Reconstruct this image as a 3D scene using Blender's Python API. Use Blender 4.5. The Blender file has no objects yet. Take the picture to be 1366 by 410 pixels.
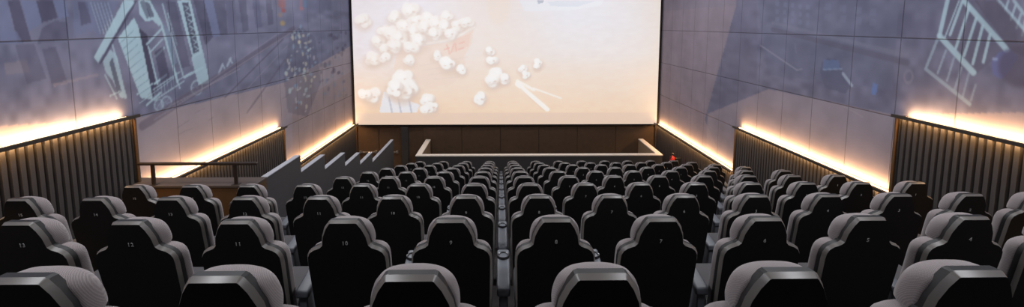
import bpy, bmesh, math, random
import numpy as np
from mathutils import Vector, Matrix

S = bpy.context.scene
COL = S.collection
random.seed(7)
RNG = np.random.default_rng(11)

# ------------------------------------------------------------------ scene measures (metres)
SEAT_W = 0.60            # seat spacing along a row
ROW_P = 1.1319            # row spacing
RISE = 0.3019             # drop from one row to the next
CAM_H = 1.8986
FPX = 612.54
D0 = 1.344               # distance from the camera to the heads of the first row
XL, XR = -4.909, 5.34     # side walls
YS = 15.21               # front wall
YB = -3.0                # back wall
ZC = 4.5                 # ceiling
ZF = -3.40               # front floor
E_L, E_R = (6.00, 10.07), (5.89, 9.95)   # joints between the ribbed panel sections on either wall
LEDGE = (0.7148, -0.349, -1.384)
AISLE_X = 0.018


# ------------------------------------------------------------------ camera
PITCH, YAW, ROLL = math.radians(5.952), math.radians(0.858), math.radians(-0.035)
CX, CY = 676.57, 97.05
fw = Vector((math.sin(YAW) * math.cos(PITCH), math.cos(YAW) * math.cos(PITCH), -math.sin(PITCH)))
rt = fw.cross(Vector((0, 0, 1))).normalized()
up = rt.cross(fw).normalized()
c_, s_ = math.cos(ROLL), math.sin(ROLL)
rt2 = rt * c_ - up * s_
up2 = up * c_ + rt * s_
CAM_POS = Vector((0, 0, CAM_H))
cam = bpy.data.cameras.new('camera')
cam.sensor_width = 36.0
cam.lens = FPX / 1366.0 * 36.0
cam.shift_x = (683.0 - CX) / 1366.0
cam.shift_y = (CY - 205.0) / 1366.0
cam.clip_start, cam.clip_end = 0.05, 100
co = bpy.data.objects.new('camera', cam)
COL.objects.link(co)
M = Matrix((rt2, up2, -fw)).transposed().to_4x4()
M.translation = CAM_POS
co.matrix_world = M
S.camera = co


def ray(px, py):
    return (fw * FPX + rt2 * (px - CX) - up2 * (py - CY)).normalized()


def on_wall(px, py, X):
    """The (y, z) on the side wall x = X that a measured photo point stands for."""
    d = ray(px, py)
    t = X / d.x
    return (d.y * t, CAM_H + d.z * t)


def on_front(px, py, Y):
    d = ray(px, py)
    t = Y / d.y
    return (d.x * t, CAM_H + d.z * t)


# ------------------------------------------------------------------ helpers
def lin(c):
    out = []
    for v in c[:3]:
        v = v / 255.0
        out.append(v / 12.92 if v <= 0.04045 else ((v + 0.055) / 1.055) ** 2.4)
    return tuple(out)


def principled(name, rgb, rough=0.6, metal=0.0, spec=0.5, noise=0.0, nscale=20.0, bump=0.0, bscale=200.0, emit=None, estr=0.0, coat=0.0):
    m = bpy.data.materials.new(name)
    m.use_nodes = True
    nt = m.node_tree
    b = nt.nodes['Principled BSDF']
    b.inputs['Base Color'].default_value = (*rgb, 1)
    b.inputs['Roughness'].default_value = rough
    b.inputs['Metallic'].default_value = metal
    b.inputs['Specular IOR Level'].default_value = spec
    b.inputs['Coat Weight'].default_value = coat
    if emit:
        b.inputs['Emission Color'].default_value = (*emit, 1)
        b.inputs['Emission Strength'].default_value = estr
    tc = nt.nodes.new('ShaderNodeTexCoord')
    if noise > 0:
        n = nt.nodes.new('ShaderNodeTexNoise')
        n.inputs['Scale'].default_value = nscale
        n.inputs['Detail'].default_value = 4
        nt.links.new(tc.outputs['Object'], n.inputs['Vector'])
        mx = nt.nodes.new('ShaderNodeMix')
        mx.data_type = 'RGBA'
        nt.links.new(n.outputs['Fac'], mx.inputs[0])
        mx.inputs[6].default_value = (*[v * (1 - noise) for v in rgb], 1)
        mx.inputs[7].default_value = (*[min(1, v * (1 + noise)) for v in rgb], 1)
        nt.links.new(mx.outputs[2], b.inputs['Base Color'])
    if bump > 0:
        n = nt.nodes.new('ShaderNodeTexNoise')
        n.inputs['Scale'].default_value = bscale
        nt.links.new(tc.outputs['Object'], n.inputs['Vector'])
        bp = nt.nodes.new('ShaderNodeBump')
        bp.inputs['Strength'].default_value = bump
        bp.inputs['Distance'].default_value = 0.004
        nt.links.new(n.outputs['Fac'], bp.inputs['Height'])
        nt.links.new(bp.outputs['Normal'], b.inputs['Normal'])
    return m


def fabric_material(name, rgb_a, rgb_b, pitch):
    """Open mesh cloth: small dots on a lighter ground."""
    m = bpy.data.materials.new(name)
    m.use_nodes = True
    nt = m.node_tree
    b = nt.nodes['Principled BSDF']
    b.inputs['Roughness'].default_value = 0.85
    b.inputs['Specular IOR Level'].default_value = 0.25
    b.inputs['Sheen Weight'].default_value = 0.25
    b.inputs['Sheen Roughness'].default_value = 0.5
    tc = nt.nodes.new('ShaderNodeTexCoord')
    v = nt.nodes.new('ShaderNodeTexVoronoi')
    v.inputs['Scale'].default_value = 1.0 / pitch
    v.voronoi_dimensions = '2D'
    v.inputs['Randomness'].default_value = 0.1
    sp = nt.nodes.new('ShaderNodeSeparateXYZ')
    nt.links.new(tc.outputs['Object'], sp.inputs[0])
    ad = nt.nodes.new('ShaderNodeMath'); ad.operation = 'ADD'
    nt.links.new(sp.outputs[1], ad.inputs[0]); nt.links.new(sp.outputs[2], ad.inputs[1])
    ma = nt.nodes.new('ShaderNodeMath'); ma.operation = 'MULTIPLY_ADD'
    nt.links.new(ad.outputs[0], ma.inputs[0]); ma.inputs[1].default_value = 0.5; nt.links.new(sp.outputs[0], ma.inputs[2])
    sb = nt.nodes.new('ShaderNodeMath'); sb.operation = 'SUBTRACT'
    nt.links.new(sp.outputs[1], sb.inputs[0]); nt.links.new(sp.outputs[2], sb.inputs[1])
    cb = nt.nodes.new('ShaderNodeCombineXYZ')
    nt.links.new(ma.outputs[0], cb.inputs[0]); nt.links.new(sb.outputs[0], cb.inputs[1])
    nt.links.new(cb.outputs[0], v.inputs['Vector'])
    r = nt.nodes.new('ShaderNodeValToRGB')
    r.color_ramp.elements[0].position = 0.25
    r.color_ramp.elements[0].color = (*rgb_b, 1)
    r.color_ramp.elements[1].position = 0.5
    r.color_ramp.elements[1].color = (*rgb_a, 1)
    nt.links.new(v.outputs['Distance'], r.inputs['Fac'])
    nt.links.new(r.outputs['Color'], b.inputs['Base Color'])
    bp = nt.nodes.new('ShaderNodeBump')
    bp.inputs['Strength'].default_value = 0.35
    bp.inputs['Distance'].default_value = 0.002
    nt.links.new(v.outputs['Distance'], bp.inputs['Height'])
    nt.links.new(bp.outputs['Normal'], b.inputs['Normal'])
    return m


def link(name, me, mat, parent=None, smooth=False):
    if mat:
        me.materials.clear()
        me.materials.append(mat)
    if smooth:
        me.polygons.foreach_set('use_smooth', [True] * len(me.polygons))
    o = bpy.data.objects.new(name, me)
    COL.objects.link(o)
    if parent is not None:
        o.parent = parent
    return o


def mesh(name, vs, fs):
    me = bpy.data.meshes.new(name)
    me.from_pydata([tuple(v) for v in vs], [], fs)
    me.update()
    return me


def fixn(me):
    bm = bmesh.new()
    bm.from_mesh(me)
    bmesh.ops.recalc_face_normals(bm, faces=bm.faces)
    bm.to_mesh(me)
    bm.free()
    return me


class MB:
    def __init__(self):
        self.bm = bmesh.new()

    def box(self, x0, x1, y0, y1, z0, z1, bevel=0.0, seg=2):
        r = bmesh.ops.create_cube(self.bm, size=1.0)
        vs = r['verts']
        for v in vs:
            v.co = Vector(((x0 + x1) / 2 + v.co.x * (x1 - x0), (y0 + y1) / 2 + v.co.y * (y1 - y0), (z0 + z1) / 2 + v.co.z * (z1 - z0)))
        if bevel > 0:
            es = list({e for v in vs for e in v.link_edges})
            bmesh.ops.bevel(self.bm, geom=es, offset=bevel, segments=seg, profile=0.5, affect='EDGES')
        return self

    def tube(self, a, b, r, seg=12, r2=None):
        a, b = Vector(a), Vector(b)
        d = b - a
        q = d.to_track_quat('Z', 'Y').to_matrix().to_4x4()
        q.translation = (a + b) / 2
        bmesh.ops.create_cone(self.bm, cap_ends=True, segments=seg, radius1=r, radius2=r if r2 is None else r2, depth=d.length, matrix=q)
        return self

    def lathe(self, prof, seg=20, at=(0, 0, 0)):
        at = Vector(at)
        rings = []
        for (r, z) in prof:
            rings.append([self.bm.verts.new(at + Vector((r * math.cos(2 * math.pi * k / seg), r * math.sin(2 * math.pi * k / seg), z))) for k in range(seg)])
        for i in range(len(rings) - 1):
            for k in range(seg):
                self.bm.faces.new((rings[i][k], rings[i][(k + 1) % seg], rings[i + 1][(k + 1) % seg], rings[i + 1][k]))
        return self

    def prism(self, pts, axis, a0, a1):
        """Closed polygon of 2-D points extruded along an axis ('x': pts are (y,z))."""
        def P(p, a):
            return Vector((a, p[0], p[1])) if axis == 'x' else (Vector((p[0], a, p[1])) if axis == 'y' else Vector((p[0], p[1], a)))
        A = [self.bm.verts.new(P(p, a0)) for p in pts]
        B = [self.bm.verts.new(P(p, a1)) for p in pts]
        n = len(pts)
        self.bm.faces.new(A)
        self.bm.faces.new(B[::-1])
        for i in range(n):
            self.bm.faces.new((A[i], B[i], B[(i + 1) % n], A[(i + 1) % n]))
        return self

    def mesh(self, name):
        bmesh.ops.recalc_face_normals(self.bm, faces=self.bm.faces)
        me = bpy.data.meshes.new(name)
        self.bm.to_mesh(me)
        self.bm.free()
        return me

    def build(self, name, mat, parent=None, smooth=False):
        return link(name, self.mesh(name), mat, parent, smooth)


def tag(o, label, cat, group=None, kind=None):
    o['label'] = label
    o['category'] = cat
    if group:
        o['group'] = group
    if kind:
        o['kind'] = kind
    return o


def empty(name, loc=(0, 0, 0)):
    o = bpy.data.objects.new(name, None)
    o.empty_display_size = 0.1
    COL.objects.link(o)
    o.location = loc
    return o


def struct(o, label, cat):
    return tag(o, label, cat, kind='structure')


def auto_smooth(me, ang=35):
    bm = bmesh.new()
    bm.from_mesh(me)
    for f in bm.faces:
        f.smooth = True
    for e in bm.edges:
        if len(e.link_faces) == 2 and e.calc_face_angle(0) > math.radians(ang):
            e.smooth = False
    bm.to_mesh(me)
    bm.free()
    return me


# ------------------------------------------------------------------ materials
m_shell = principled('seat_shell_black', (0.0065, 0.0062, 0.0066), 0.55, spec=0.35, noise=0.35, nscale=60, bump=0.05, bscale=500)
m_bevel = principled('seat_shell_edge', (0.125, 0.111, 0.101), 0.42, spec=0.6)  # same black shell; paler colour stands in for ceiling light on the edge
m_fab = fabric_material('seat_mesh_fabric', (0.235, 0.198, 0.196), (0.135, 0.114, 0.115), 0.0050)
m_seat = principled('seat_cushion_fabric', (0.05, 0.046, 0.048), 0.85, noise=0.2, nscale=90)
m_arm = principled('armrest_grey', (0.10, 0.105, 0.12), 0.5, noise=0.12, nscale=30, bump=0.05, bscale=300)
m_cup = principled('cup_holder_black', (0.012, 0.012, 0.013), 0.3, spec=0.6)
m_foot = principled('pedestal_dark_metal', (0.02, 0.02, 0.022), 0.5, metal=0.4)
m_num = principled('seat_number_print', (0.42, 0.41, 0.40), 0.6)
m_floor = principled('carpet_dark', (0.028, 0.024, 0.022), 0.95, noise=0.35, nscale=40, bump=0.3, bscale=250)
m_rib = principled('ribbed_panel_brown_grey', (0.033, 0.029, 0.029), 0.62, noise=0.2, nscale=9)
m_rail = principled('ledge_rail_dark_brown', (0.020, 0.013, 0.009), 0.5)
m_trim = principled('brown_edge_trim', (0.075, 0.040, 0.018), 0.55, noise=0.2, nscale=25)
m_led = principled('led_strip_warm', (0.9, 0.8, 0.6), 0.5, emit=(1.0, 0.66, 0.34), estr=4.0)
m_front = principled('dark_wood_front', (0.070, 0.038, 0.019), 0.55, noise=0.3, nscale=7)
m_seam = principled('dark_gap', (0.008, 0.006, 0.005), 0.8)
m_guard_front = principled('warm_wood', (0.085, 0.043, 0.016), 0.5, noise=0.25, nscale=6)
m_guard_top = principled('brown_wood_top', (0.062, 0.046, 0.037), 0.5, noise=0.25, nscale=12)
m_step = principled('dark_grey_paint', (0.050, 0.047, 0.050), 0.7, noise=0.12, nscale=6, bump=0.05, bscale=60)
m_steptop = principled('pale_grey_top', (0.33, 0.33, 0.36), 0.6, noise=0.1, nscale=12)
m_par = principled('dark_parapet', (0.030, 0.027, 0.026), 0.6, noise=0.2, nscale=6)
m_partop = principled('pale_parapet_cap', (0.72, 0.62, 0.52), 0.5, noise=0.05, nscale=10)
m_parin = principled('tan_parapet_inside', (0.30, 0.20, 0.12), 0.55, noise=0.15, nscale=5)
m_hand = principled('handrail_dark', (0.020, 0.012, 0.008), 0.45, noise=0.2, nscale=20)
m_steel = principled('brushed_steel', (0.55, 0.52, 0.50), 0.3, metal=0.9)
m_red = principled('red_paint', (0.75, 0.03, 0.02), 0.35, spec=0.6)
m_black = principled('black_plastic', (0.012, 0.012, 0.012), 0.45)
m_border = principled('black_masking', (0.006, 0.004, 0.004), 0.9)
m_ceil = principled('ceiling_dark', (0.10, 0.10, 0.11), 0.9, noise=0.1, nscale=5)
m_back = principled('back_wall_grey', (0.12, 0.115, 0.12), 0.9, noise=0.1, nscale=4)
m_frame = principled('white_metal', (0.5, 0.5, 0.5), 0.5)
m_diff = principled('lamp_diffuser', (0.8, 0.8, 0.8), 0.5, emit=(0.92, 0.95, 1.0), estr=1.0)


# ------------------------------------------------------------------ flat pictures (walls, screen): picture colours, some light painted in
class Canvas:
    """Colours on a grid of points (u, v): layered soft polygons, strokes and dots."""
    def __init__(self, U, V, base):
        self.U, self.V = U, V
        self.C = np.zeros(U.shape + (3,)) + np.array(base, float)

    def blend(self, mask, col, a=1.0):
        m = (mask * a)[..., None]
        self.C = self.C * (1 - m) + np.array(col, float) * m

    def poly(self, pts, col, a=1.0):
        U, V = self.U, self.V
        ins = np.zeros(U.shape, bool)
        n = len(pts)
        for i in range(n):
            x0, y0 = pts[i]
            x1, y1 = pts[(i + 1) % n]
            if y0 == y1:
                continue
            c = ((y0 > V) != (y1 > V)) & (U < (x1 - x0) * (V - y0) / (y1 - y0) + x0)
            ins ^= c
        self.blend(ins.astype(float), col, a)

    def stroke(self, p, q, wdt, col, a=1.0):
        (x0, y0), (x1, y1) = p, q
        dx, dy = x1 - x0, y1 - y0
        L2 = dx * dx + dy * dy + 1e-12
        t = np.clip(((self.U - x0) * dx + (self.V - y0) * dy) / L2, 0, 1)
        d = np.hypot(self.U - x0 - t * dx, self.V - y0 - t * dy)
        h = wdt / 2
        self.blend(np.clip((h - d) / (0.35 * h) + 0.5, 0, 1), col, a)

    def dot(self, c, rx, ry, col, a=1.0, soft=0.25):
        d = np.hypot((self.U - c[0]) / rx, (self.V - c[1]) / ry)
        self.blend(np.clip((1 - d) / soft + 0.5, 0, 1), col, a)

    def ring(self, c, rx, ry, wd, col, a=1.0):
        d = np.abs(np.hypot((self.U - c[0]) / rx, (self.V - c[1]) / ry) - 1)
        self.blend(np.clip((wd - d) / (0.5 * wd) + 0.5, 0, 1), col, a)


def noise2(shape, cells, seed):
    r = np.random.default_rng(seed)
    g = r.random((cells[0] + 2, cells[1] + 2))
    y = np.linspace(0, cells[0], shape[0])
    x = np.linspace(0, cells[1], shape[1])
    yi, xi = y.astype(int), x.astype(int)
    fy, fx = (y - yi)[:, None], (x - xi)[None, :]
    fy, fx = fy * fy * (3 - 2 * fy), fx * fx * (3 - 2 * fx)
    a = g[yi][:, xi]; b = g[yi][:, xi + 1]; c = g[yi + 1][:, xi]; d = g[yi + 1][:, xi + 1]
    return (a * (1 - fx) + b * fx) * (1 - fy) + (c * (1 - fx) + d * fx) * fy


def grid_mesh(name, P, colours):
    """P: (rows, cols, 3) positions; colours (rows, cols, 3) linear."""
    R, C = P.shape[:2]
    idx = np.arange(R * C).reshape(R, C)
    f = np.stack([idx[:-1, :-1], idx[:-1, 1:], idx[1:, 1:], idx[1:, :-1]], -1).reshape(-1, 4)
    me = bpy.data.meshes.new(name)
    me.vertices.add(R * C)
    me.vertices.foreach_set('co', P.reshape(-1).astype(np.float32))
    me.loops.add(f.size)
    me.loops.foreach_set('vertex_index', f.reshape(-1).astype(np.int32))
    me.polygons.add(len(f))
    me.polygons.foreach_set('loop_start', (np.arange(len(f)) * 4).astype(np.int32))
    me.polygons.foreach_set('loop_total', np.full(len(f), 4, np.int32))
    me.update(calc_edges=True)
    at = me.color_attributes.new('picture', 'FLOAT_COLOR', 'POINT')
    rgba = np.ones((R * C, 4), np.float32)
    rgba[:, :3] = colours.reshape(-1, 3)
    at.data.foreach_set('color', rgba.reshape(-1))
    me.validate()
    return me


def soften(a):
    for ax in (0, 1):
        p = np.concatenate([a.take([0], ax), a, a.take([-1], ax)], ax)
        n = a.shape[ax]
        a = .15 * p.take(range(0, n), ax) + .7 * p.take(range(1, n + 1), ax) + .15 * p.take(range(2, n + 2), ax)
    return a


def lin_np(c):
    c = np.clip(np.array(c, float) / 255.0, 0, 1)
    return np.where(c <= 0.04045, c / 12.92, ((c + 0.055) / 1.055) ** 2.4)


# ---- side walls: fabric panels, a projected city picture painted into their colour
def wall_material(name, zseams, yseam):
    m = bpy.data.materials.new(name)
    m.use_nodes = True
    nt = m.node_tree
    N, L = nt.nodes, nt.links
    b = N['Principled BSDF']
    b.inputs['Roughness'].default_value = 0.9
    b.inputs['Specular IOR Level'].default_value = 0.15
    at = N.new('ShaderNodeAttribute')
    at.attribute_name = 'picture'
    tc = N.new('ShaderNodeTexCoord')
    sp = N.new('ShaderNodeSeparateXYZ')
    L.new(tc.outputs['Object'], sp.inputs[0])

    def math_(op, a, bb=None):
        n = N.new('ShaderNodeMath')
        n.operation = op
        for i, v in enumerate((a, bb)):
            if v is None:
                continue
            if isinstance(v, (int, float)):
                n.inputs[i].default_value = v
            else:
                L.new(v, n.inputs[i])
        return n.outputs[0]
    dz = None
    for z in zseams:
        t = math_('ABSOLUTE', math_('SUBTRACT', sp.outputs[2], z))
        dz = t if dz is None else math_('MINIMUM', dz, t)
    yy = math_('DIVIDE', math_('SUBTRACT', sp.outputs[1], yseam - 0.82 * 20), 0.82)
    fr = math_('SUBTRACT', yy, math_('FLOOR', math_('ADD', yy, 0.5)))
    dy = math_('MULTIPLY', math_('ABSOLUTE', fr), 0.82)
    dist = math_('MINIMUM', math_('MULTIPLY', dz, 1.0), math_('MULTIPLY', dy, 1.35))
    mr = N.new('ShaderNodeMapRange')
    mr.inputs['From Min'].default_value = 0.004
    mr.inputs['From Max'].default_value = 0.012
    L.new(dist, mr.inputs['Value'])
    # cloth variation
    nz = N.new('ShaderNodeTexNoise')
    nz.inputs['Scale'].default_value = 1.7
    nz.inputs['Detail'].default_value = 5
    L.new(tc.outputs['Object'], nz.inputs['Vector'])
    v1 = N.new('ShaderNodeMapRange')
    v1.inputs['To Min'].default_value = 0.745
    v1.inputs['To Max'].default_value = 1.18
    L.new(nz.outputs['Fac'], v1.inputs['Value'])
    k = math_('MULTIPLY', v1.outputs[0], math_('ADD', math_('MULTIPLY', mr.outputs[0], 0.45), 0.55))
    mul = N.new('ShaderNodeVectorMath')
    mul.operation = 'SCALE'
    L.new(at.outputs['Color'], mul.inputs[0])
    L.new(k, mul.inputs['Scale'])
    L.new(mul.outputs[0], b.inputs['Base Color'])
    bp = N.new('ShaderNodeBump')
    bp.inputs['Strength'].default_value = 0.6
    bp.inputs['Distance'].default_value = 0.01
    L.new(mr.outputs[0], bp.inputs['Height'])
    L.new(bp.outputs['Normal'], b.inputs['Normal'])
    return m


SEAMS = (1.725, 0.655, -0.42, -1.40, 2.80)
m_wall = wall_material('wall_panels_painted_projection', SEAMS, 5.30)
m_wall2 = wall_material('wall_panels_painted_projection_lattice', SEAMS, 6.05)

ys = np.concatenate([[YB, 0.0, 2.5], 1.0 / np.linspace(1 / 3.9, 1 / YS, 560)])
zs = np.concatenate([[ZF - 0.2, -2.6], np.linspace(-1.6, 2.35, 270), [ZC]])
GY, GZ = np.meshgrid(ys, zs)

# --- left wall picture
K = Canvas(GY, GZ, (140, 143, 172))  # bluish base carries the projector's tint
n1 = noise2(GY.shape, (9, 14), 3)[..., None]
n2 = noise2(GY.shape, (34, 60), 4)[..., None]
K.C += (n1 - 0.5) * np.array([26, 24, 22]) + (n2 - 0.5) * np.array([24, 24, 26])


def W(p, X=XL + 0.0):
    return on_wall(p[0], p[1], X)


def lp(pts, col, a=1.0):
    K.poly([W(p) for p in pts], col, a)


def ls(p, q, w, col, a=1.0, X=XL):
    # width given at the photo's scale: converted with the wall's own metres per pixel of height
    A, B = on_wall(*p, X), on_wall(*q, X)
    d = 0.5 * (A[0] + B[0])
    K.stroke(A, B, w * d / FPX, col, a)


# warm grey below the projected picture, lightened for the ledge glow
lp([(-60, 172), (183, 157), (380, 110), (470, 60), (474, 420), (-60, 420)], (194, 181, 188), 0.8)
lp([(390, 140), (474, 92), (474, 420), (390, 420)], (176, 160, 165), 0.7)
LT, DK, MD = (206, 240, 255), (78, 75, 100), (136, 146, 184)
# pale far facade with dark windows
for q, c, a in [
    ([(0, 0), (9, 0), (22, 57), (0, 57)], MD, .6),
    ([(10, 0), (26, 0), (42, 55), (24, 57)], DK, .55),
    ([(28, 0), (48, 0), (58, 30), (38, 42)], MD, .8),
    ([(48, 0), (70, 0), (77, 24), (56, 30)], DK, .6),
    ([(70, 0), (86, 0), (92, 22), (79, 25)], MD, .9),
    ([(0, 43), (22, 41), (30, 57), (0, 58)], MD, .7),
    ([(50, 58), (56, 38), (74, 27), (90, 30), (92, 52)], DK, .35),
    ([(96, 0), (120, 0), (128, 40), (100, 48)], MD, .4),
    ([(104, 2), (116, 2), (122, 30), (108, 34)], DK, .4),
    ([(5, 84), (36, 80), (40, 96), (8, 100)], (170, 160, 172), .5),
    ([(56, 66), (74, 62), (90, 110), (70, 116)], DK, .3),
    ([(20, 60), (45, 58), (62, 105), (36, 112)], DK, .25),
    ([(70, 112), (130, 98), (131, 101), (72, 116)], (190, 180, 190), .5),
    ]:
    lp(q, c, a)
# angled bright facade
for k in range(6):
    ls((121 + 4.6 * k, 4), (134 + 4.4 * k, 44), 1.7, LT, .7)
lp([(112, 0), (160, 0), (130, 52)], MD, .45)
lp([(165, 0), (180, 0), (131, 84), (125, 77)], LT, .9)
lp([(180, 0), (184, 0), (136, 84), (132, 86)], DK, .6)
lp([(157, 51), (178.6, 23.4), (184.5, 35), (192, 70), (204, 133), (188, 131)], LT, .95)
for k in range(9):
    ls((160 + 3.2 * k, 58 + 8.5 * k), (178 + 2.8 * k, 41 + 9.4 * k), 1.0, (140, 165, 190), .7)
lp([(137, 82), (147, 66), (156, 74), (166, 118), (170, 132), (160, 130), (150, 108), (141, 96)], LT, .75)
lp([(146, 84), (150, 76), (162, 122), (157, 126)], DK, .6)
lp([(184.5, 0), (200, 0), (215.7, 29), (212, 35), (204, 27), (194, 29), (186, 19.5)], LT, .9)
lp([(185, 37), (196, 46), (212, 117), (204, 130)], DK, .75)
lp([(193, 2), (199, 4), (206, 22), (200, 24)], DK, .6)
for a, b, w in [((198, 62), (210, 112), 3), ((215, 31), (237, 110), 4), ((196, 59), (216, 38), 3), ((200, 70), (217, 52), 2),
                ((208, 75), (219, 64), 3), ((222, 60), (240, 118), 2), ((206, 112), (222, 100), 3), ((196, 140), (214, 124), 3),
                ((183, 126), (203, 112), 2.5), ((224, 18), (236, 60), 2)]:
    ls(a, b, w, LT, .9)
lp([(206, 70), (217, 62), (228, 108), (216, 116)], DK, .55)
lp([(222, 2), (234, 2), (254, 88), (240, 92)], DK, .35)
for k in range(8):
    ls((206 + 4.2 * k, 118 - 3 * k), (208 + 4.2 * k, 134 - 3 * k), 1.2, LT, .5)
for a, b, w in [((204, 120), (240, 96), 2), ((206, 134), (246, 108), 2), ((217, 6), (226, 40), 3), ((228, 44), (244, 100), 3), ((150, 60), (157, 84), 2.5),
                ((166, 20), (178, 4), 3), ((140, 100), (156, 132), 2), ((147, 128), (160, 122), 2), ((186, 138), (232, 104), 1.4), ((236, 108), (256, 96), 1.6)]:
    ls(a, b, w, LT, .75)
lp([(219, 34), (225, 40), (236, 84), (230, 88)], (150, 180, 206), .6)
lp([(186, 2), (192, 0), (200, 20), (196, 26)], DK, .5)
# hanging sign with worn marks
lp([(236, 0), (254, 0), (271, 70), (257, 77)], LT, .9)
lp([(243, 4), (251, 3), (266, 68), (258, 72)], DK, .75)
for k in range(7):
    yy = 8 + 9 * k
    xx = 246.5 + 2.15 * k
    ls((xx, yy), (xx + 5.5, yy + 3.2), 1.5, LT, .85)
    ls((xx + 5.0, yy + 3.2), (xx + 1.2, yy + 6.0), 1.4, LT, .7)
lp([(255, 77), (271, 69), (280, 111), (265, 114)], LT, .85)
lp([(244, 102), (271, 88), (272, 91), (246, 105)], LT, .8)
for c, r in [((262.6, 117), 9.5), ((222, 137), 8), ((212, 140), 7)]:
    ctr = W(c)
    sc = ctr[0] / FPX
    K.ring(ctr, r * sc * 1.15, r * sc, 0.14, LT, .6)
    for q in range(3):
        an = q * math.pi / 3
        ls((c[0] - r * math.cos(an), c[1] - r * math.sin(an)), (c[0] + r * math.cos(an), c[1] + r * math.sin(an)), .7, LT, .4)
# receding facades
for q, c, a in [
    ([(272, 0), (284, 0), (294, 48), (284, 50)], MD, .8),
    ([(258, 0), (272, 0), (284, 50), (274, 60)], DK, .45),
    ([(284, 0), (300, 0), (304, 46), (294, 47)], DK, .35),
    ([(300, 0), (312, 0), (316, 45), (306, 46)], (120, 122, 150), .7),
    ([(318, 0), (328, 0), (332, 40), (324, 44)], DK, .35),
    ([(336, 0), (346, 0), (350, 36), (342, 38)], (118, 122, 156), .6),
    ([(354, 0), (362, 0), (365, 32), (358, 34)], DK, .35),
    ]:
    lp(q, c, a)
for a, b, w in [((292, 98), (297, 86), 4), ((297, 86), (300, 92), 3), ((303, 88), (308, 78), 4), ((306, 79), (310, 84), 3)]:
    ls(a, b, w, (200, 220, 240), .8)
# tracks and street lines running away
for a, b, w, c, al in [((190, 168), (392, 38), 9, (120, 112, 134), .55), ((230, 140), (320, 92), 2, (190, 185, 200), .5),
                       ((300, 130), (378, 52), 2, (96, 92, 112), .5), ((206, 160), (400, 36), 1.6, (186, 184, 204), .5),
                       ((280, 108), (372, 44), 1.6, (186, 184, 204), .35), ((310, 140), (384, 60), 1.5, (186, 184, 204), .35),
                       ((330, 150), (380, 80), 3, (110, 104, 124), .4)]:
    ls(a, b, w, c, al)
for k in range(26):
    x = RNG.uniform(190, 380)
    y = RNG.uniform(120, 180)
    ls((x, y), (x + RNG.uniform(6, 18), y - RNG.uniform(4, 14)), RNG.uniform(.8, 2), (190, 184, 196) if k % 2 else (124, 114, 130), .25)


# crowd of small bright figures
def inside(p, poly):
    r = False
    for i in range(len(poly)):
        (x0, y0), (x1, y1) = poly[i], poly[(i + 1) % len(poly)]
        if (y0 > p[1]) != (y1 > p[1]) and p[0] < (x1 - x0) * (p[1] - y0) / (y1 - y0) + x0:
            r = not r
    return r


lp([(388, 40), (402, 36), (420, 50), (428, 110), (410, 156), (384, 150), (378, 100)], (100, 100, 122), .3)
crowd = [(390, 38), (402, 30), (414, 42), (424, 96), (408, 152), (392, 150), (379, 104)]
n = 0
while n < 95:
    p = (RNG.uniform(378, 426), RNG.uniform(30, 152))
    if inside(p, crowd):
        n += 1
        c = W(p)
        sc = c[0] / FPX
        K.dot(c, RNG.uniform(1.0, 2.0) * sc * 2.2, RNG.uniform(1.2, 3.4) * sc, [(196, 216, 226), (226, 222, 204), (150, 176, 206), (206, 206, 216)][n % 4], RNG.uniform(.5, .95))
for k in range(60):
    p = (RNG.uniform(424, 462), RNG.uniform(40, 130))
    c = W(p)
    sc = c[0] / FPX
    K.dot(c, RNG.uniform(1.5, 3) * sc * 2.2, RNG.uniform(1.5, 4) * sc, (150, 164, 190) if k % 2 else (96, 92, 116), RNG.uniform(.2, .6))
for p, c, r in [((376, 6), (196, 130, 130), 5), ((378, 14), (200, 110, 110), 3), ((377, 31), (204, 180, 130), 3.5), ((407, 3), (110, 160, 206), 6), ((402, 11), (200, 140, 150), 3), ((374, 20), (180, 160, 150), 3)]:
    q = W(p)
    sc = q[0] / FPX
    K.dot(q, r * sc * 2.0, r * sc, c, .75, .6)
WALL_GAIN = 0.60
cl = lin_np(soften(K.C)) * WALL_GAIN
P = np.stack([np.full(GY.shape, XL), GY, GZ], -1)
wl = link('wall_left', grid_mesh('wall_left', P, cl), m_wall)
struct(wl, 'side wall of grey panels with a pale street scene of facades and crowd', 'wall')

# --- right wall picture
K = Canvas(GY, GZ, (138, 138, 164))  # projector light again tints the base colour
n1 = noise2(GY.shape, (9, 14), 13)[..., None]
n2 = noise2(GY.shape, (34, 60), 14)[..., None]
K.C += (n1 - 0.5) * np.array([24, 22, 20]) + (n2 - 0.5) * np.array([24, 24, 26])


def rp(pts, col, a=1.0):
    K.poly([on_wall(p[0], p[1], XR) for p in pts], col, a)


def rs(p, q, w, col, a=1.0):
    ls(p, q, w, col, a, XR)


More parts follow.
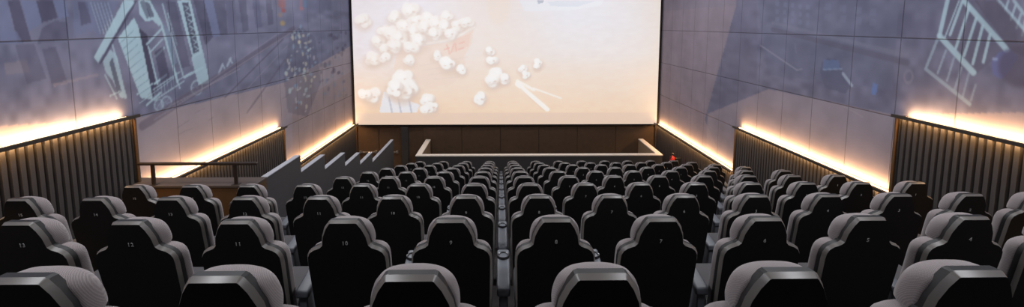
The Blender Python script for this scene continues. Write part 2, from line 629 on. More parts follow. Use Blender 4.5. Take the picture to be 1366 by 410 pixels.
rp([(878, 0), (984, 0), (940, 160), (984, 260), (878, 260)], (178, 164, 176), .85)  # edge of the projected light painted in, pinkish grey beyond it
rp([(984, 0), (1010, 0), (1010, 120), (944, 156)], (136, 132, 156), .45)
rp([(944, 152), (1025, 119), (1190, 153), (1366, 150), (1440, 420), (930, 420)], (184, 172, 182), .75)  # lower wall outside the projection, ledge glow lightens its colour
rp([(1010, 0), (1200, 0), (1190, 120), (1024, 100)], (132, 136, 164), .45)
LB = (206, 238, 252)
Z7 = lambda x, y: (1030 + x / 2.561, y / 2.561)
Z8 = lambda x, y: (1186 + x / 2.561, y / 2.561)
for i in range(5):
    for j in range(3):
        x, y = 12 + 26 * i, 4 + 27 * j + 3 * i
        rp([Z7(x, y), Z7(x + 12, y + 1), Z7(x + 11, y + 18), Z7(x - 1, y + 16)], (150, 158, 186), .45)
for i in range(4):
    for j in range(2):
        x, y = 180 + 52 * i, 10 + 36 * j + 6 * i
        rp([Z7(x, y), Z7(x + 22, y + 2), Z7(x + 20, y + 26), Z7(x - 3, y + 24)], (148, 154, 182), .35)
rs(Z7(0, 78), Z7(461, 190), 5, (160, 160, 182), .4)
rs(Z7(0, 100), Z7(461, 215), 7, (112, 108, 128), .4)
rs(Z7(-40, 155), Z7(85, 240), 2.2, (176, 176, 196), .7)
rs(Z7(85, 240), Z7(102, 236), 2.0, (176, 176, 196), .7)
rs(Z7(78, 150), Z7(82, 180), 2, (160, 160, 182), .5)
rp([Z7(168, 215), Z7(188, 200), Z7(222, 203), Z7(240, 240), Z7(270, 292), Z7(250, 320), Z7(180, 300), Z7(164, 250)], (112, 114, 142), .55)
rp([Z7(176, 206), Z7(226, 204), Z7(232, 236), Z7(172, 242)], (128, 150, 196), .7)
rs(Z7(175, 238), Z7(238, 236), 2, (176, 196, 222), .6)
rs(Z7(242, 252), Z7(272, 292), 4.5, (196, 212, 232), .85)
rp([Z7(345, 283), Z7(362, 289), Z7(354, 327), Z7(337, 320)], (132, 156, 214), .9)
rs(Z7(240, 360), Z7(310, 400), 1.5, (190, 182, 190), .6)
# lattice facade
rp([Z8(205, 0), Z8(300, 0), Z8(400, 170), Z8(300, 250), Z8(165, 125)], (116, 112, 134), .5)
for a, b, w in [((200, 0), (172, 122), 6), ((252, 0), (208, 120), 4), ((172, 122), (288, 248), 8), ((258, 5), (404, 172), 7),
                ((275, 22), (228, 165), 4), ((298, 62), (256, 190), 4), ((320, 88), (286, 218), 4), ((345, 118), (322, 212), 4), ((240, 0), (190, 130), 2)]:
    rs(Z8(*a), Z8(*b), w, LB, .85)
for (a, b) in [((165, 135), (125, 235)), ((195, 172), (163, 258)), ((222, 198), (196, 282)), ((247, 232), (222, 312)), ((272, 252), (250, 336)), ((296, 290), (278, 348))]:
    for k in range(5):
        t0, t1 = k / 5, k / 5 + 0.12
        p = lambda t: (a[0] + (b[0] - a[0]) * t, a[1] + (b[1] - a[1]) * t)
        rs(Z8(*p(t0)), Z8(*p(t1)), 4.2 if a[0] < 170 else 3.2, LB, .75 - a[0] / 700)
rs(Z8(125, 236), Z8(275, 356), 5, LB, .5)
for a, b, w in [((372, 0), (461, 100), 4), ((425, 0), (461, 48), 4), ((408, 0), (398, 34), 3), ((432, 20), (416, 66), 3), ((450, 48), (436, 96), 3), ((464, 72), (456, 122), 3)]:
    rs(Z8(*a), Z8(*b), w, LB, .7)
rp([Z8(290, 0), Z8(370, 0), Z8(470, 120), Z8(470, 200), Z8(410, 165)], (104, 96, 114), .5)
rp([Z8(372, 180), Z8(412, 168), Z8(440, 195), Z8(415, 240), Z8(385, 272), Z8(355, 256), Z8(348, 215)], (124, 132, 196), .6)
K.dot(on_wall(*Z8(362, 202), XR), .03, .02, (180, 200, 240), .8)
K.dot(on_wall(*Z8(452, 226), XR), .22, .22, (104, 96, 116), .6)
K.ring(on_wall(*Z8(66, 262), XR), .06, .08, .25, (176, 172, 190), .35)
cl = lin_np(soften(K.C)) * WALL_GAIN
P = np.stack([np.full(GY.shape, XR), GY, GZ], -1)
wr = grid_mesh('wall_right', P, cl)
wr.flip_normals()
wr = link('wall_right', wr, m_wall2)
struct(wr, 'side wall of grey panels with a pale lattice facade picture', 'wall')

# ---- screen picture
SX0, SX1 = XL + 0.085, XR - 0.085
SZ0, SZ1 = -1.419, 3.95
YSC = YS - 0.10
ux = np.linspace(SX0, SX1, 420)
uz = np.concatenate([np.linspace(SZ0, 2.75, 190), [SZ1]])
GX, GZ2 = np.meshgrid(ux, uz)
pt = 1.0 / (FPX / YSC)                      # metres on the screen per photo pixel
ft = lambda x, y: on_front(x, y, YSC)
K = Canvas(GX, GZ2, (226, 222, 228))
v = np.clip((GZ2 - SZ0) / (2.75 - SZ0), 0, 1)[..., None]
u = np.clip((GX - SX0) / (SX1 - SX0), 0, 1)[..., None]
warm = np.array([248, 208, 168.0])
cool = np.array([228, 229, 238.0])
rose = np.array([234, 228, 234.0])
t = np.clip((v - 0.05) / 0.52, 0, 1)
K.C = warm * (1 - t) + (rose * (1 - u) + cool * u) * t
# the picture's floor, mottled
mm = noise2(GX.shape, (40, 46), 22)[..., None] * 0.6 + noise2(GX.shape, (90, 60), 23)[..., None] * 0.4
K.C += (mm - 0.5) * np.array([14, 18, 20]) * (1 - 0.6 * v)
side = np.exp(-((1 - u) / 0.10))  # warm ledge glow along one edge, painted into the picture
K.C = K.C * (1 - .45 * side) + np.array([248, 222, 194]) * .45 * side
K.dot(ft(655, 20), 60 * pt, 70 * pt, (246, 226, 210), .5, 1.2)
K.dot(ft(700, 120), 150 * pt, 60 * pt, (250, 222, 192), .5, 1.4)
K.dot(ft(665, 8), 16 * pt, 26 * pt, (240, 222, 208), .6, .4)
K.poly([ft(*p) for p in [(690, -5), (810, -5), (800, 8), (760, 14), (700, 15)]], (234, 238, 246), .7)
K.poly([ft(*p) for p in [(716, 0), (726, 0), (724, 4), (718, 5)]], (150, 160, 180), .7)
K.poly([ft(*p) for p in [(730, 2), (796, 1), (770, 9), (735, 8)]], (216, 220, 232), .8)
# paper cup full of popcorn, lying at a slant
K.poly([ft(*p) for p in [(533, 58), (560, 62), (600, 56), (631, 40), (629, 58), (619, 76), (622, 92), (604, 112), (575, 116), (540, 108), (525, 92)]], (240, 214, 196), .75)
K.poly([ft(*p) for p in [(604, 54), (628, 44), (625, 62), (604, 70)]], (238, 200, 184), .6)
for a, b in [((596, 60), (600, 72)), ((602, 70), (605, 60)), ((607, 58), (609, 68)), ((612, 66), (618, 64)), ((613, 58), (619, 56)), ((593, 66), (599, 64))]:
    K.stroke(ft(*a), ft(*b), 2.2 * pt, (232, 160, 140), .45)
K.stroke(ft(570, 58), ft(604, 52), 3 * pt, (255, 252, 250), .8)
K.stroke(ft(604, 52), ft(632, 36), 3 * pt, (255, 252, 250), .8)
for k in range(4):
    K.stroke(ft(560 + 6 * k, 88 + 6 * k), ft(624 - 5 * k, 76 + 9 * k), 1.6 * pt, (226, 204, 192), .4)


def popcorn(x, y, r, seed, a=.95):
    g = np.random.default_rng(seed)
    K.dot(ft(x + .6, y + r * .45), r * 1.15 * pt, r * .95 * pt, (216, 186, 164), .6 * a, .7)
    for k in range(6):
        an = g.uniform(0, 6.28)
        rr = g.uniform(.25, .62) * r
        q = (x + rr * math.cos(an), y + rr * math.sin(an) * .85)
        R = g.uniform(.42, .62) * r
        K.dot(ft(q[0] + .25 * R, q[1] + .3 * R), R * pt * 1.08, R * pt, (214, 196, 186), .75 * a, .5)
        K.dot(ft(*q), R * pt, R * pt * .95, (255, 253, 250), a, .45)
    K.dot(ft(x - .1 * r, y - .1 * r), .4 * r * pt, .36 * r * pt, (255, 255, 255), .8 * a, .6)
    K.dot(ft(x + .3 * r, y + .15 * r), .2 * r * pt, .12 * r * pt, (196, 170, 152), .6 * a, .8)
    K.dot(ft(x - .35 * r, y + .3 * r), .16 * r * pt, .1 * r * pt, (206, 184, 170), .5 * a, .8)


heap = [(484, 28, 10), (505, 55, 10), (494, 78, 10), (512, 40, 9), (527, 24, 11), (548, 14, 13), (556, 26, 12), (570, 24, 10), (540, 34, 11), (522, 44, 11), (532, 50, 12),
        (552, 42, 12), (568, 36, 12), (582, 32, 11), (596, 22, 9), (594, 36, 11), (610, 32, 10), (622, 30, 9), (580, 46, 10), (600, 44, 10), (560, 54, 12), (548, 64, 11),
        (515, 66, 10), (526, 62, 11), (546, 81, 8), (582, 74, 8), (500, 80, 9), (512, 76, 9)]
for i, (x, y, r) in enumerate(heap):
    popcorn(x, y, r, 100 + i, .62)
for i, (x, y, r) in enumerate([(537, 104, 14), (528, 116, 13), (546, 118, 13), (536, 124, 12), (598, 84, 12), (615, 93, 8), (496, 128, 12), (486, 126, 9), (570, 134, 10), (576, 142, 9), (570, 146, 9),
                               (653, 68, 7), (656, 80, 8), (665, 99, 11), (657, 107, 11), (672, 106, 8), (640, 131, 9), (697, 92, 7), (701, 100, 6), (718, 84, 7), (716, 90, 5)]):
    popcorn(x, y, r, 300 + i, .85)
# striped cup foot, straws
K.poly([ft(*p) for p in [(512, 122), (560, 140), (556, 150), (506, 150)]], (236, 238, 246), .9)
for x in (519, 531, 545):
    K.stroke(ft(x, 130), ft(x + 4, 150), 2.4 * pt, (176, 176, 192), .7)
popcorn(537, 122, 13, 77)
popcorn(528, 118, 12, 78)
K.stroke(ft(690, 112), ft(730, 146), 6 * pt, (255, 252, 248), .9)
K.stroke(ft(690, 108), ft(712, 120), 4 * pt, (255, 250, 244), .8)
K.stroke(ft(712, 118), ft(748, 131), 2.4 * pt, (255, 248, 240), .8)
K.stroke(ft(694, 118), ft(726, 148), 1.2 * pt, (226, 196, 170), .6)
# bare screen strip under the picture, ledge light painted into its colour
zlow = ft(680, 150.5)[1]
lowm = np.clip((zlow - GZ2) / .03 + .5, 0, 1)[..., 0] if GZ2.ndim == 3 else np.clip((zlow - GZ2) / .03 + .5, 0, 1)
K.blend(lowm, (232, 202, 178), .8)
cl = lin_np(K.C)
m_screen = bpy.data.materials.new('projected_picture')
m_screen.use_nodes = True
nt = m_screen.node_tree
b = nt.nodes['Principled BSDF']
b.inputs['Base Color'].default_value = (0.35, 0.35, 0.35, 1)
b.inputs['Roughness'].default_value = 0.9
b.inputs['Specular IOR Level'].default_value = 0.1
at = nt.nodes.new('ShaderNodeAttribute')
at.attribute_name = 'picture'
nt.links.new(at.outputs['Color'], b.inputs['Emission Color'])
b.inputs['Emission Strength'].default_value = 0.745
scr = empty('cinema_screen', ((SX0 + SX1) / 2, YSC, SZ0))
tag(scr, 'huge cinema screen showing a paper cup of spilled popcorn', 'screen')
P = np.stack([GX - (SX0 + SX1) / 2, np.zeros(GX.shape), GZ2 - SZ0], -1)
me = grid_mesh('picture_surface', P, cl)
me.flip_normals() if me.polygons[0].normal.y > 0 else None
link('picture_surface', me, m_screen, scr)
hw = (SX1 - SX0) / 2
fb = MB()
H_ = SZ1 - SZ0
fb.box(-hw - .045, -hw, -.015, .08, -.04, H_ + .05).box(hw, hw + .045, -.015, .08, -.04, H_ + .05)
fb.box(-hw, hw, -.015, .08, -.045, 0).box(-hw, hw, -.015, .08, H_, H_ + .05).box(-hw, hw, .02, .06, 0, H_)
fb.build('masking_frame', m_border, scr)

# ------------------------------------------------------------------ shell: floor, ceiling, back, front wall
def row_head(k):
    return D0 + ROW_P * k


def row_z(k):
    return -RISE * k if k else 0.016


XD = -3.20              # inner face of the stepped wall
TREAD = 0.07            # riser stands this far in front of the heads
prof = []
yk = [YB] + [row_head(k) + TREAD for k in range(0, 10)]
fl = MB()
# stepped seating floor, one block per row
zb = ZF - 0.4
for k in range(-1, 10):
    y0 = YB if k == -1 else row_head(k) + TREAD
    y1 = row_head(k + 1) + TREAD if k < 9 else 13.0
    x0 = XL if k <= 3 else XD - 0.08
    fl.box(x0, XR, y0, y1, zb, row_z(k))
fl.box(XL, XR, 13.0, YS, zb, ZF)
fl.box(XL, XD - .08, row_head(4) + TREAD, 13.0, zb, ZF)
struct(fl.build('floor', m_floor), 'dark carpeted floor stepping down row by row to the screen', 'floor')
struct(MB().box(XL - .2, XR + .2, YB - .2, YS + .2, ZC, ZC + .15).build('ceiling', m_ceil), 'dark ceiling over the hall', 'ceiling')
struct(MB().box(XL - .2, XR + .2, YB - .15, YB, ZF, ZC).build('wall_back', m_back), 'plain grey wall behind the camera', 'wall')

DX0, DX1 = -4.80, -3.38            # double door in the front wall
DZ1 = -1.52
wf = MB()
wf.box(XL, DX0 - .06, YS, YS + .2, zb, ZC).box(DX1 + .06, XR, YS, YS + .2, zb, ZC).box(DX0 - .06, DX1 + .06, YS, YS + .2, DZ1 + .05, ZC)
x = -2.6
while x < 5.2:
    wf.box(x + .006, min(x + 1.294, XR - .01), YS - .025, YS + .01, ZF, -1.50, bevel=.004, seg=1)
    x += 1.30
struct(wf.build('wall_front', m_front), 'dark wood wall under the screen', 'wall')
struct(MB().box(DX1 + .06, DX1 + .30, YS - .12, YS - .001, ZF, -1.50, bevel=.01).build('trim_1', m_par), 'dark pilaster beside the double door', 'trim')
tr = MB().box(DX0 - .06, DX0, YS - .03, YS + .06, ZF, DZ1 + .05).box(DX1, DX1 + .06, YS - .03, YS + .06, ZF, DZ1 + .05).box(DX0, DX1, YS - .03, YS + .06, DZ1, DZ1 + .05)
struct(tr.build('trim_2', m_trim), 'brown frame round the double door', 'trim')
dm = (DX0 + DX1) / 2
for i, (a, b) in enumerate(((DX0, dm - .004), (dm + .004, DX1))):
    d = MB().box(a + .004, b - .004, YS + .0, YS + .045, ZF + .006, DZ1 - .004, bevel=.004).build('door_%d' % (i + 1), m_front)
    struct(d, 'dark door leaf with a steel push bar, %s' % ('against the side wall' if i == 0 else 'beside the pilaster'), 'door')
    zp = -2.375
    MB().box(a + .09, b - .09, YS - .075, YS - .045, zp - .025, zp + .025, bevel=.008).box(a + .06, a + .13, YS - .08, YS, zp - .04, zp + .05, bevel=.006).box(b - .13, b - .06, YS - .08, YS, zp - .04, zp + .05, bevel=.006).build('push_bar', m_steel, d)

# parapet in front of the first seat row
PX0, PX1, PY0, PY1, PZ = -2.47, 4.77, 13.12, 15.02, -1.90
T = .14
pw = MB().box(PX0, PX1, PY0, PY0 + T, ZF, PZ - .03).build('wall_parapet', m_par)
struct(pw, 'low dark parapet with pale cap in front of the screen', 'wall')
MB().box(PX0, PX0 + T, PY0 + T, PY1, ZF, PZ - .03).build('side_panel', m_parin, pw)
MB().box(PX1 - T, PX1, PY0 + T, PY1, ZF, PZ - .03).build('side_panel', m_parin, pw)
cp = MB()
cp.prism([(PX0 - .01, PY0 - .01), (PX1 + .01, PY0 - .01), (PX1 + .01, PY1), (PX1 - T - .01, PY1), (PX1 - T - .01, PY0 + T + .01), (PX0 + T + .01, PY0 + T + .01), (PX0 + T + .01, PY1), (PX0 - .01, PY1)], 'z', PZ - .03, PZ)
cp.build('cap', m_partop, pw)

# guard wall across the stairwell, left
GZT = -0.178
gw = MB().box(XL + .002, XD, 5.83, 6.14, ZF, GZT - .03).build('wall_guard', m_guard_front)
struct(gw, 'warm brown low wall under the handrail', 'wall')
MB().box(XL + .002, XD + .0, 5.815, 6.155, GZT - .03, GZT, bevel=.004).build('cap', m_guard_top, gw)

# stepped wall: level teeth going down towards the screen
ends = [5.83, 7.225, 8.21, 9.28, 10.27, 11.265, 13.52]
lev = [GZT, -.455, -.721, -.999, -1.272, -1.521]
poly = [(ends[0], ZF)]
for i in range(6):
    poly += [(ends[i], lev[i] - .012), (ends[i + 1], lev[i] - .012)]
poly.append((ends[6], ZF))
TW = .085
sw = MB().prism(poly, 'x', XD - TW + .004, XD - .004).build('wall_stepped', m_step)
struct(sw, 'dark grey stepped low wall with pale sawtooth top beside the seats', 'wall')
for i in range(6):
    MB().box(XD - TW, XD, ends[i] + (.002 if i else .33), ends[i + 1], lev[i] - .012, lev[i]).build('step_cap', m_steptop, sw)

# handrail on the guard wall
hr = empty('handrail', (-3.93, 5.87, GZT))
tag(hr, 'dark metal handrail standing on the brown low wall', 'handrail')
MB().box(-.765, .77, -.028, .028, .262, .295, bevel=.008).build('top_rail', m_hand, hr)
for x in (-.585, .48):
    MB().box(x - .022, x + .022, -.012, .012, .004, .263, bevel=.003).box(x - .045, x + .045, -.04, .04, 0.0, .006).build('post', m_hand, hr)

# ------------------------------------------------------------------ ribbed panels with lit ledge
def led_lamp(parent, name, loc, normal, length, width, radiance, col):
    l = bpy.data.lights.new(name, 'AREA')
    l.shape = 'RECTANGLE'
    l.size = length
    l.size_y = width
    l.energy = radiance * math.pi * length * width
    l.color = col
    o = bpy.data.objects.new(name, l)
    COL.objects.link(o)
    zax = -Vector(normal).normalized()
    xax = Vector((0, 1, 0))
    yax = zax.cross(xax).normalized()
    m = Matrix((xax, yax, zax)).transposed().to_4x4()
    m.translation = Vector(loc)
    o.matrix_world = m
    o.parent = parent
    return o


LED_UP, LED_DN = 175.0, 130.0
LEDC = (1.0, 0.56, 0.22)
names = {(-1, 0): 'ribbed wall panel with lit ledge beside the seats marked fifteen',
         (-1, 1): 'ribbed wall panel with lit ledge seen above the handrail',
         (-1, 2): 'ribbed wall panel with lit ledge behind the stepped low wall',
         (1, 0): 'tall ribbed wall panel with lit ledge below the lattice facade picture',
         (1, 1): 'ribbed wall panel with lit ledge, middle one on the lattice picture wall',
         (1, 2): 'ribbed wall panel with lit ledge running from parapet to middle panel'}
for s in (-1, 1):
    X = XL if s < 0 else XR
    for i in range(3):
        E1, E2 = E_L if s < 0 else E_R
        y0 = (1.2, E1, E2)[i]
        y1 = (E1, E2, YS - .14)[i]
        zl = LEDGE[i]
        zbot = {0: row_z(5) if s > 0 else row_z(3), 1: row_z(9) if s > 0 else ZF, 2: ZF}[i]
        r = empty('ribbed_panel', (X, (y0 + y1) / 2, zl))
        tag(r, names[(s, i)], 'wall panel', 'ribbed wall panels under lit ledges', 'thing')
        hy = (y1 - y0) / 2
        # corrugated face, ribs run upright
        pitch = .088
        nr = max(4, int(round((y1 - y0 - .06) / pitch)))
        pc = (y1 - y0 - .06) / nr
        vs, fs = [], []
        xa, xb = -s * .070, -s * .120
        ring = []
        for k in range(nr):
            yk0 = -hy + k * pc
            ring += [(yk0, xb), (yk0 + .55 * pc, xb), (yk0 + .63 * pc, xa), (yk0 + .92 * pc, xa)]
        ring.append((-hy + nr * pc, xb))
        zt, zd = -.015, zbot - zl
        for (yy, xx) in ring:
            vs += [(xx, yy, zd), (xx, yy, zt), (-s * .004, yy, zt), (-s * .004, yy, zd)]
        n = len(ring)
        for k in range(n - 1):
            a, bq = 4 * k, 4 * (k + 1)
            fs += [(a, bq, bq + 1, a + 1), (a + 1, bq + 1, bq + 2, a + 2), (a + 3, a, bq, bq + 3)]
        fs += [(0, 1, 2, 3), (4 * (n - 1), 4 * (n - 1) + 3, 4 * (n - 1) + 2, 4 * (n - 1) + 1)]
        link('ribs', fixn(mesh('ribs', vs, fs)), m_rib, r)
        MB().box(min(-s * .004, -s * .135), max(-s * .004, -s * .135), hy - .032, hy - .002, zd, zt + .01, bevel=.004).build('end_trim', m_trim, r)
        MB().box(min(-s * .165, -s * .195), max(-s * .165, -s * .195), -hy + .002, hy - .002, -.020, .022, bevel=.004).build('ledge_rail', m_rail, r)
        br = MB()
        nb = max(2, int((y1 - y0) / 1.2))
        for k in range(nb + 1):
            yy = -hy + .05 + (2 * hy - .12) * k / nb
            br.box(min(-s * .119, -s * .166), max(-s * .119, -s * .166), yy - .008, yy + .008, -.026, -.016)
        br.build('bracket', m_rail, r)
        MB().box(min(-s * .045, -s * .07), max(-s * .045, -s * .07), -hy + .03, hy - .06, -.0149, -.005).build('led_strip', m_led, r)
        yc = (y0 + y1 - (.06 if i < 2 else .0)) / 2
        ll = y1 - y0 - (.1 if i < 2 else .03)
        led_lamp(r, 'led_uplight', (-s * .060, (yc - (y0 + y1) / 2), .002), (s * .55, 0, .83), ll, .02, LED_UP, LEDC)
        led_lamp(r, 'led_downlight', (-s * .150, (yc - (y0 + y1) / 2), -.012), (s * .03, 0, -1), ll, .02, LED_DN, LEDC)

# ------------------------------------------------------------------ seats
def offset_poly(pts, off):
    n = len(pts)
    A = sum(pts[i][0] * pts[(i + 1) % n][1] - pts[(i + 1) % n][0] * pts[i][1] for i in range(n))
    sg = 1 if A > 0 else -1
    out = []
    for i in range(n):
        p0, p1, p2 = Vector(pts[i - 1]), Vector(pts[i]), Vector(pts[(i + 1) % n])
        e1, e2 = (p1 - p0).normalized(), (p2 - p1).normalized()
        n1 = Vector((e1.y, -e1.x)) * sg
        n2 = Vector((e2.y, -e2.x)) * sg
        m = (n1 + n2)
        if m.length < 1e-6:
            m = n1
        m.normalize()
        k = 1.0 / max(.55, m.dot(n1))
        q = p1 + m * off * k
        out.append((q.x, q.y))
    return out


def mirror(half):
    return [(x, z) for x, z in half] + [(-x, z) for x, z in half[::-1] if abs(x) > 1e-6]


def chaikin(pts, it=1):
    for _ in range(it):
        o = []
        n = len(pts)
        for i in range(n):
            a, b = pts[i], pts[(i + 1) % n]
            o.append((a[0] * .75 + b[0] * .25, a[1] * .75 + b[1] * .25))
            o.append((a[0] * .25 + b[0] * .75, a[1] * .25 + b[1] * .75))
        pts = o
    return pts


LEAN = 0.19


def lean(x, z, t):
    return (x, t + (1.1 - z) * LEAN, z - max(0.0, t - .03) * .08)


def loft(rings, cap0=True, cap1=True):
    """rings: list of lists of 3-D points."""
    bm = bmesh.new()
    R = [[bm.verts.new(p) for p in r] for r in rings]
    n = len(R[0])
    for i in range(len(R) - 1):
        for k in range(n):
            bm.faces.new((R[i][k], R[i][(k + 1) % n], R[i + 1][(k + 1) % n], R[i + 1][k]))
    if cap0:
        bm.faces.new(R[0])
    if cap1:
        bm.faces.new(R[-1][::-1])
    bmesh.ops.recalc_face_normals(bm, faces=bm.faces)
    me = bpy.data.meshes.new('loft')
    bm.to_mesh(me)
    bm.free()
    return me


shell_half = [(.200, .20), (.219, .26), (.229, .55), (.2345, .84), (.231, .880), (.216, .910), (.190, .930), (.153, .945), (.141, .957), (.132, 1.010), (.110, 1.062), (.085, 1.100), (.074, 1.106)]
out = mirror(shell_half)
fine = []
n = len(out)
for i in range(n):                         # one midpoint per side keeps corners crisp
    a, b_ = out[i], out[(i + 1) % n]
    fine += [a, ((a[0] + b_[0]) / 2, (a[1] + b_[1]) / 2)]
inner = offset_poly(fine, -.012)
bm = bmesh.new()
R = []
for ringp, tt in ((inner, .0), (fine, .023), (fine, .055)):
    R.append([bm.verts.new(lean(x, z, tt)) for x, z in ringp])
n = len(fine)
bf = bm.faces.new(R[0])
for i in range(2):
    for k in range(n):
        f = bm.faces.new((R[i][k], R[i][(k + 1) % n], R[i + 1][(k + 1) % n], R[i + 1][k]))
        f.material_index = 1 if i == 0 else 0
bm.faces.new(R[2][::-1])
bmesh.ops.recalc_face_normals(bm, faces=bm.faces)
shell_me = bpy.data.meshes.new('back_shell')
bm.to_mesh(shell_me)
bm.free()
auto_smooth(shell_me, 28)
BEVEL = {p.index for p in shell_me.polygons if p.material_index == 1}

head_half = [(.0, .915), (.10, .915), (.137, .928), (.145, .960), (.141, 1.008), (.125, 1.054), (.094, 1.083), (.045, 1.097), (0, 1.099)]
hp = chaikin(mirror(head_half), 2)
head_me = loft([[lean(x, z, t) for x, z in offset_poly(hp, o)] for o, t in ((-.016, .040), (-.005, .045), (.0, .056), (.003, .085), (.0, .115), (-.012, .140), (-.04, .158))])
body_half = [(.0, .28), (.18, .28), (.220, .31), (.228, .55), (.2315, .82), (.229, .874), (.215, .909), (.190, .930), (.150, .941), (.0, .945)]
bp_ = chaikin(mirror(body_half), 2)
body_me = loft([[lean(x, z, t) for x, z in offset_poly(bp_, o)] for o, t in ((-.014, .052), (-.004, .058), (-.001, .070), (-.001, .100), (-.009, .126), (-.028, .146), (-.06, .156))])
for me_ in (head_me, body_me):
    auto_smooth(me_, 50)
seat_me = auto_smooth(MB().box(-.225, .225, .27, .74, .31, .46, bevel=.045, seg=4).mesh('seat_cushion'), 40)
arm_me = MB()
arm_me.box(-.041, .041, .12, .50, .597, .648, bevel=.014, seg=3)
for v_ in arm_me.bm.verts:                      # the pad rises towards its front end
    v_.co.z += (v_.co.y - .27) * .17
arm_me.box(-.026, .026, .135, .46, .06, .59, bevel=.006, seg=1)
arm_me = auto_smooth(arm_me.mesh('armrest'), 35)
cup_me = MB()
cup_me.lathe([(.0001, .632), (.029, .632), (.0320, .662), (.0320, .682), (.0385, .686), (.0405, .682), (.0405, .655)], 24, (0, .425, 0))
cup_me = auto_smooth(cup_me.mesh('cup_holder'), 40)
ped_me = MB()
ped_me.box(-.19, .19, .33, .62, .24, .315, bevel=.01, seg=1)
for sx in (-1, 1):
    ped_me.box(sx * .15 - .025, sx * .15 + .025, .38, .58, .012, .25)
    ped_me.box(sx * .15 - .045, sx * .15 + .045, .33, .66, 0, .015)
ped_me = ped_me.mesh('pedestal')


def number_mesh(nr):
    cu = bpy.data.curves.new('seat_number', 'FONT')
    cu.body = str(nr)
    cu.size = .034
    cu.extrude = .0006
    cu.resolution_u = 2
    cu.align_x, cu.align_y = 'CENTER', 'CENTER'
    cu.space_character = 1.12
    cu.offset = .0004
    o = bpy.data.objects.new('tmp', cu)
    COL.objects.link(o)
    dg = bpy.context.evaluated_depsgraph_get()
    me = bpy.data.meshes.new_from_object(o.evaluated_get(dg))
    bpy.data.objects.remove(o)
    bpy.data.curves.remove(cu)
    me.name = 'seat_number'
    th = math.atan(LEAN)
    m = Matrix.Translation(Vector(lean(0, .966, -.0012))) @ Matrix.Rotation(math.radians(90) + th, 4, 'X')
    me.transform(m)
    return me


num_me = {k: number_mesh(k) for k in range(1, 16)}
for me_, mt in ((shell_me, m_shell), (head_me, m_fab), (body_me, m_fab), (seat_me, m_seat), (arm_me, m_arm), (cup_me, m_cup), (ped_me, m_foot)):
    me_.materials.clear()
    me_.materials.append(mt)
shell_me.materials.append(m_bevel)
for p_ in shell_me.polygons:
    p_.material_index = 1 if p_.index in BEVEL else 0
for me_ in num_me.values():
    me_.materials.clear()
    me_.materials.append(m_num)

proto = empty('cinema_chair')
parts = {}
for nm, me_ in (('back_shell', shell_me), ('headrest', head_me), ('backrest', body_me), ('seat_cushion', seat_me), ('pedestal', ped_me), ('armrest', arm_me), ('seat_number', num_me[1])):
    parts[nm] = link(nm, me_, None, proto)
parts['armrest'].location.x = -.30
cupo = link('cup_holder', cup_me, None, parts['armrest'])
parts['headrest']['label'] = 'grey mesh fabric headrest'
parts['seat_number']['label'] = 'white printed seat number'
first = [True]
ORD = ['first', 'second', 'third', 'fourth', 'fifth', 'sixth', 'seventh', 'eighth', 'ninth', 'tenth', 'eleventh', 'twelfth', 'thirteenth', 'fourteenth', 'fifteenth']
NUM = ['zero', 'one', 'two', 'three', 'four', 'five', 'six', 'seven', 'eight', 'nine', 'ten', 'eleven', 'twelve', 'thirteen', 'fourteen', 'fifteen']


def add_arm(root, dx):
    a = parts['armrest'].copy()
    COL.objects.link(a)
    a.parent = root
    a.location.x = dx
    c = cupo.copy()
    COL.objects.link(c)
    c.parent = a


def place_seat(k, colno):
    x = AISLE_X + (8.5 - colno) * SEAT_W
    if first[0]:
        first[0] = False
        r, num = proto, parts['seat_number']
    else:
        r = proto.copy()
        COL.objects.link(r)
        for nm, p in parts.items():
            c = p.copy()
            COL.objects.link(c)
            c.parent = r
            if nm == 'seat_number':
                num = c
            if nm == 'armrest':
                c2 = cupo.copy()
                COL.objects.link(c2)
                c2.parent = c
    num.data = num_me[colno]
    r.location = (x, row_head(k), row_z(k))
    if colno == 1:
        add_arm(r, .30)
    if k == 0:
        lab = 'black cinema seat cut off by the bottom edge, %s counted from the fifteen side' % ORD[11 - colno]
    elif k < 4:
        lab = 'black cinema seat marked %s in the %s row from the camera' % (NUM[colno], ORD[k])
    else:
        lab = 'black cinema seat, %s row from the camera, %s from the stepped low wall' % (ORD[k], ORD[12 - colno])
    tag(r, lab, 'chair', 'numbered cinema seats in rows')


ROWS = {0: range(6, 12), 1: range(3, 14), 2: range(1, 16), 3: range(1, 16)}
for k in range(10):
    for cno in ROWS.get(k, range(1, 13)):
        place_seat(k, cno)

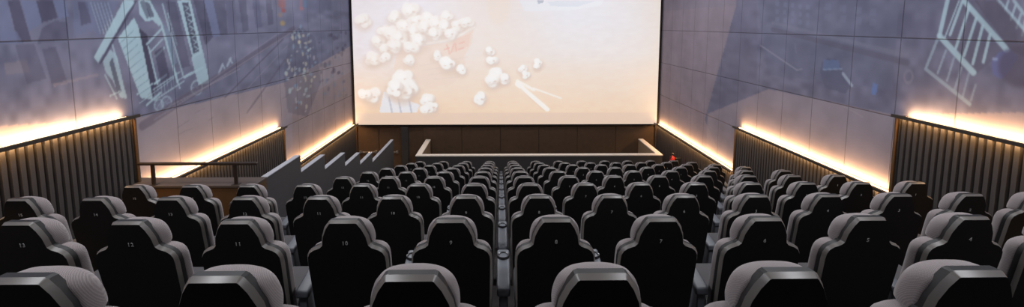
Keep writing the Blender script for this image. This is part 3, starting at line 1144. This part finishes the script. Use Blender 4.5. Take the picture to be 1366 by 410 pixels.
# ------------------------------------------------------------------ fire extinguisher on the far right wall
ex = empty('fire_extinguisher', (XR - .36, 12.9, -2.36))
tag(ex, 'small red fire extinguisher behind the last seat row near the parapet', 'extinguisher')
MB().lathe([(.0001, 0), (.062, .0), (.07, .012), (.07, .40), (.06, .45), (.03, .485), (.02, .50), (.0001, .50)], 20).build('cylinder', m_red, ex, True)
MB().box(-.025, .025, -.02, .02, .495, .55, bevel=.004).box(-.02, .02, -.11, .02, .55, .566, bevel=.003).build('valve_handle', m_black, ex)
MB().box(.068, .236, -.03, .03, .1, .42).build('wall_mount', m_black, ex)
for q in (0,):
    hs = MB()
    pts = [(-.0, -.03, .52), (-.05, -.06, .50), (-.085, -.05, .42), (-.088, -.03, .25), (-.085, -.02, .15)]
    for a, b in zip(pts, pts[1:]):
        hs.tube(a, b, .012, 8)
    hs.build('hose', m_black, ex, True)

# ------------------------------------------------------------------ ceiling lamps (above the picture)
CL = [(-2.6, 1.2), (2.9, 1.2), (-2.6, 4.8), (2.9, 4.8), (-2.6, 8.4), (2.9, 8.4), (-2.6, 12.0), (2.9, 12.0)]
CEIL_W = 105.0
for i, (x, y) in enumerate(CL):
    r = empty('ceiling_light', (x, y, ZC))
    tag(r, 'flat ceiling lamp over the %s, %s' % (('rows by the camera', 'fourth row', 'seventh row', 'parapet')[i // 2], 'street scene side' if x < 0 else 'lattice picture side'), 'ceiling light', 'ceiling lamps')
    MB().box(-.62, -.58, -.42, .42, -.05, 0).box(.58, .62, -.42, .42, -.05, 0).box(-.58, .58, -.42, -.38, -.05, 0).box(-.58, .58, .38, .42, -.05, 0).build('frame', m_frame, r)
    MB().box(-.58, .58, -.38, .38, -.03, -.02).build('diffuser', m_diff, r)
    l = bpy.data.lights.new('ceiling_lamp', 'AREA')
    l.shape = 'RECTANGLE'
    l.size, l.size_y = 1.14, .74
    l.energy = CEIL_W
    l.color = (.93, .95, 1.0)
    o = bpy.data.objects.new('ceiling_lamp', l)
    COL.objects.link(o)
    o.parent = r
    o.location = (0, 0, -.06)

# ------------------------------------------------------------------ world and view
wd = bpy.data.worlds.new('world')
S.world = wd
wd.use_nodes = True
wd.node_tree.nodes['Background'].inputs[0].default_value = (.02, .02, .025, 1)
wd.node_tree.nodes['Background'].inputs[1].default_value = 0.3
S.view_settings.view_transform = 'Standard'
S.view_settings.look = 'None'
S.view_settings.exposure = 0.0
S.view_settings.gamma = 1.0
S.view_settings.use_curve_mapping = False
S.cycles.max_bounces = 6
S.cycles.diffuse_bounces = 4
S.cycles.use_denoising = True
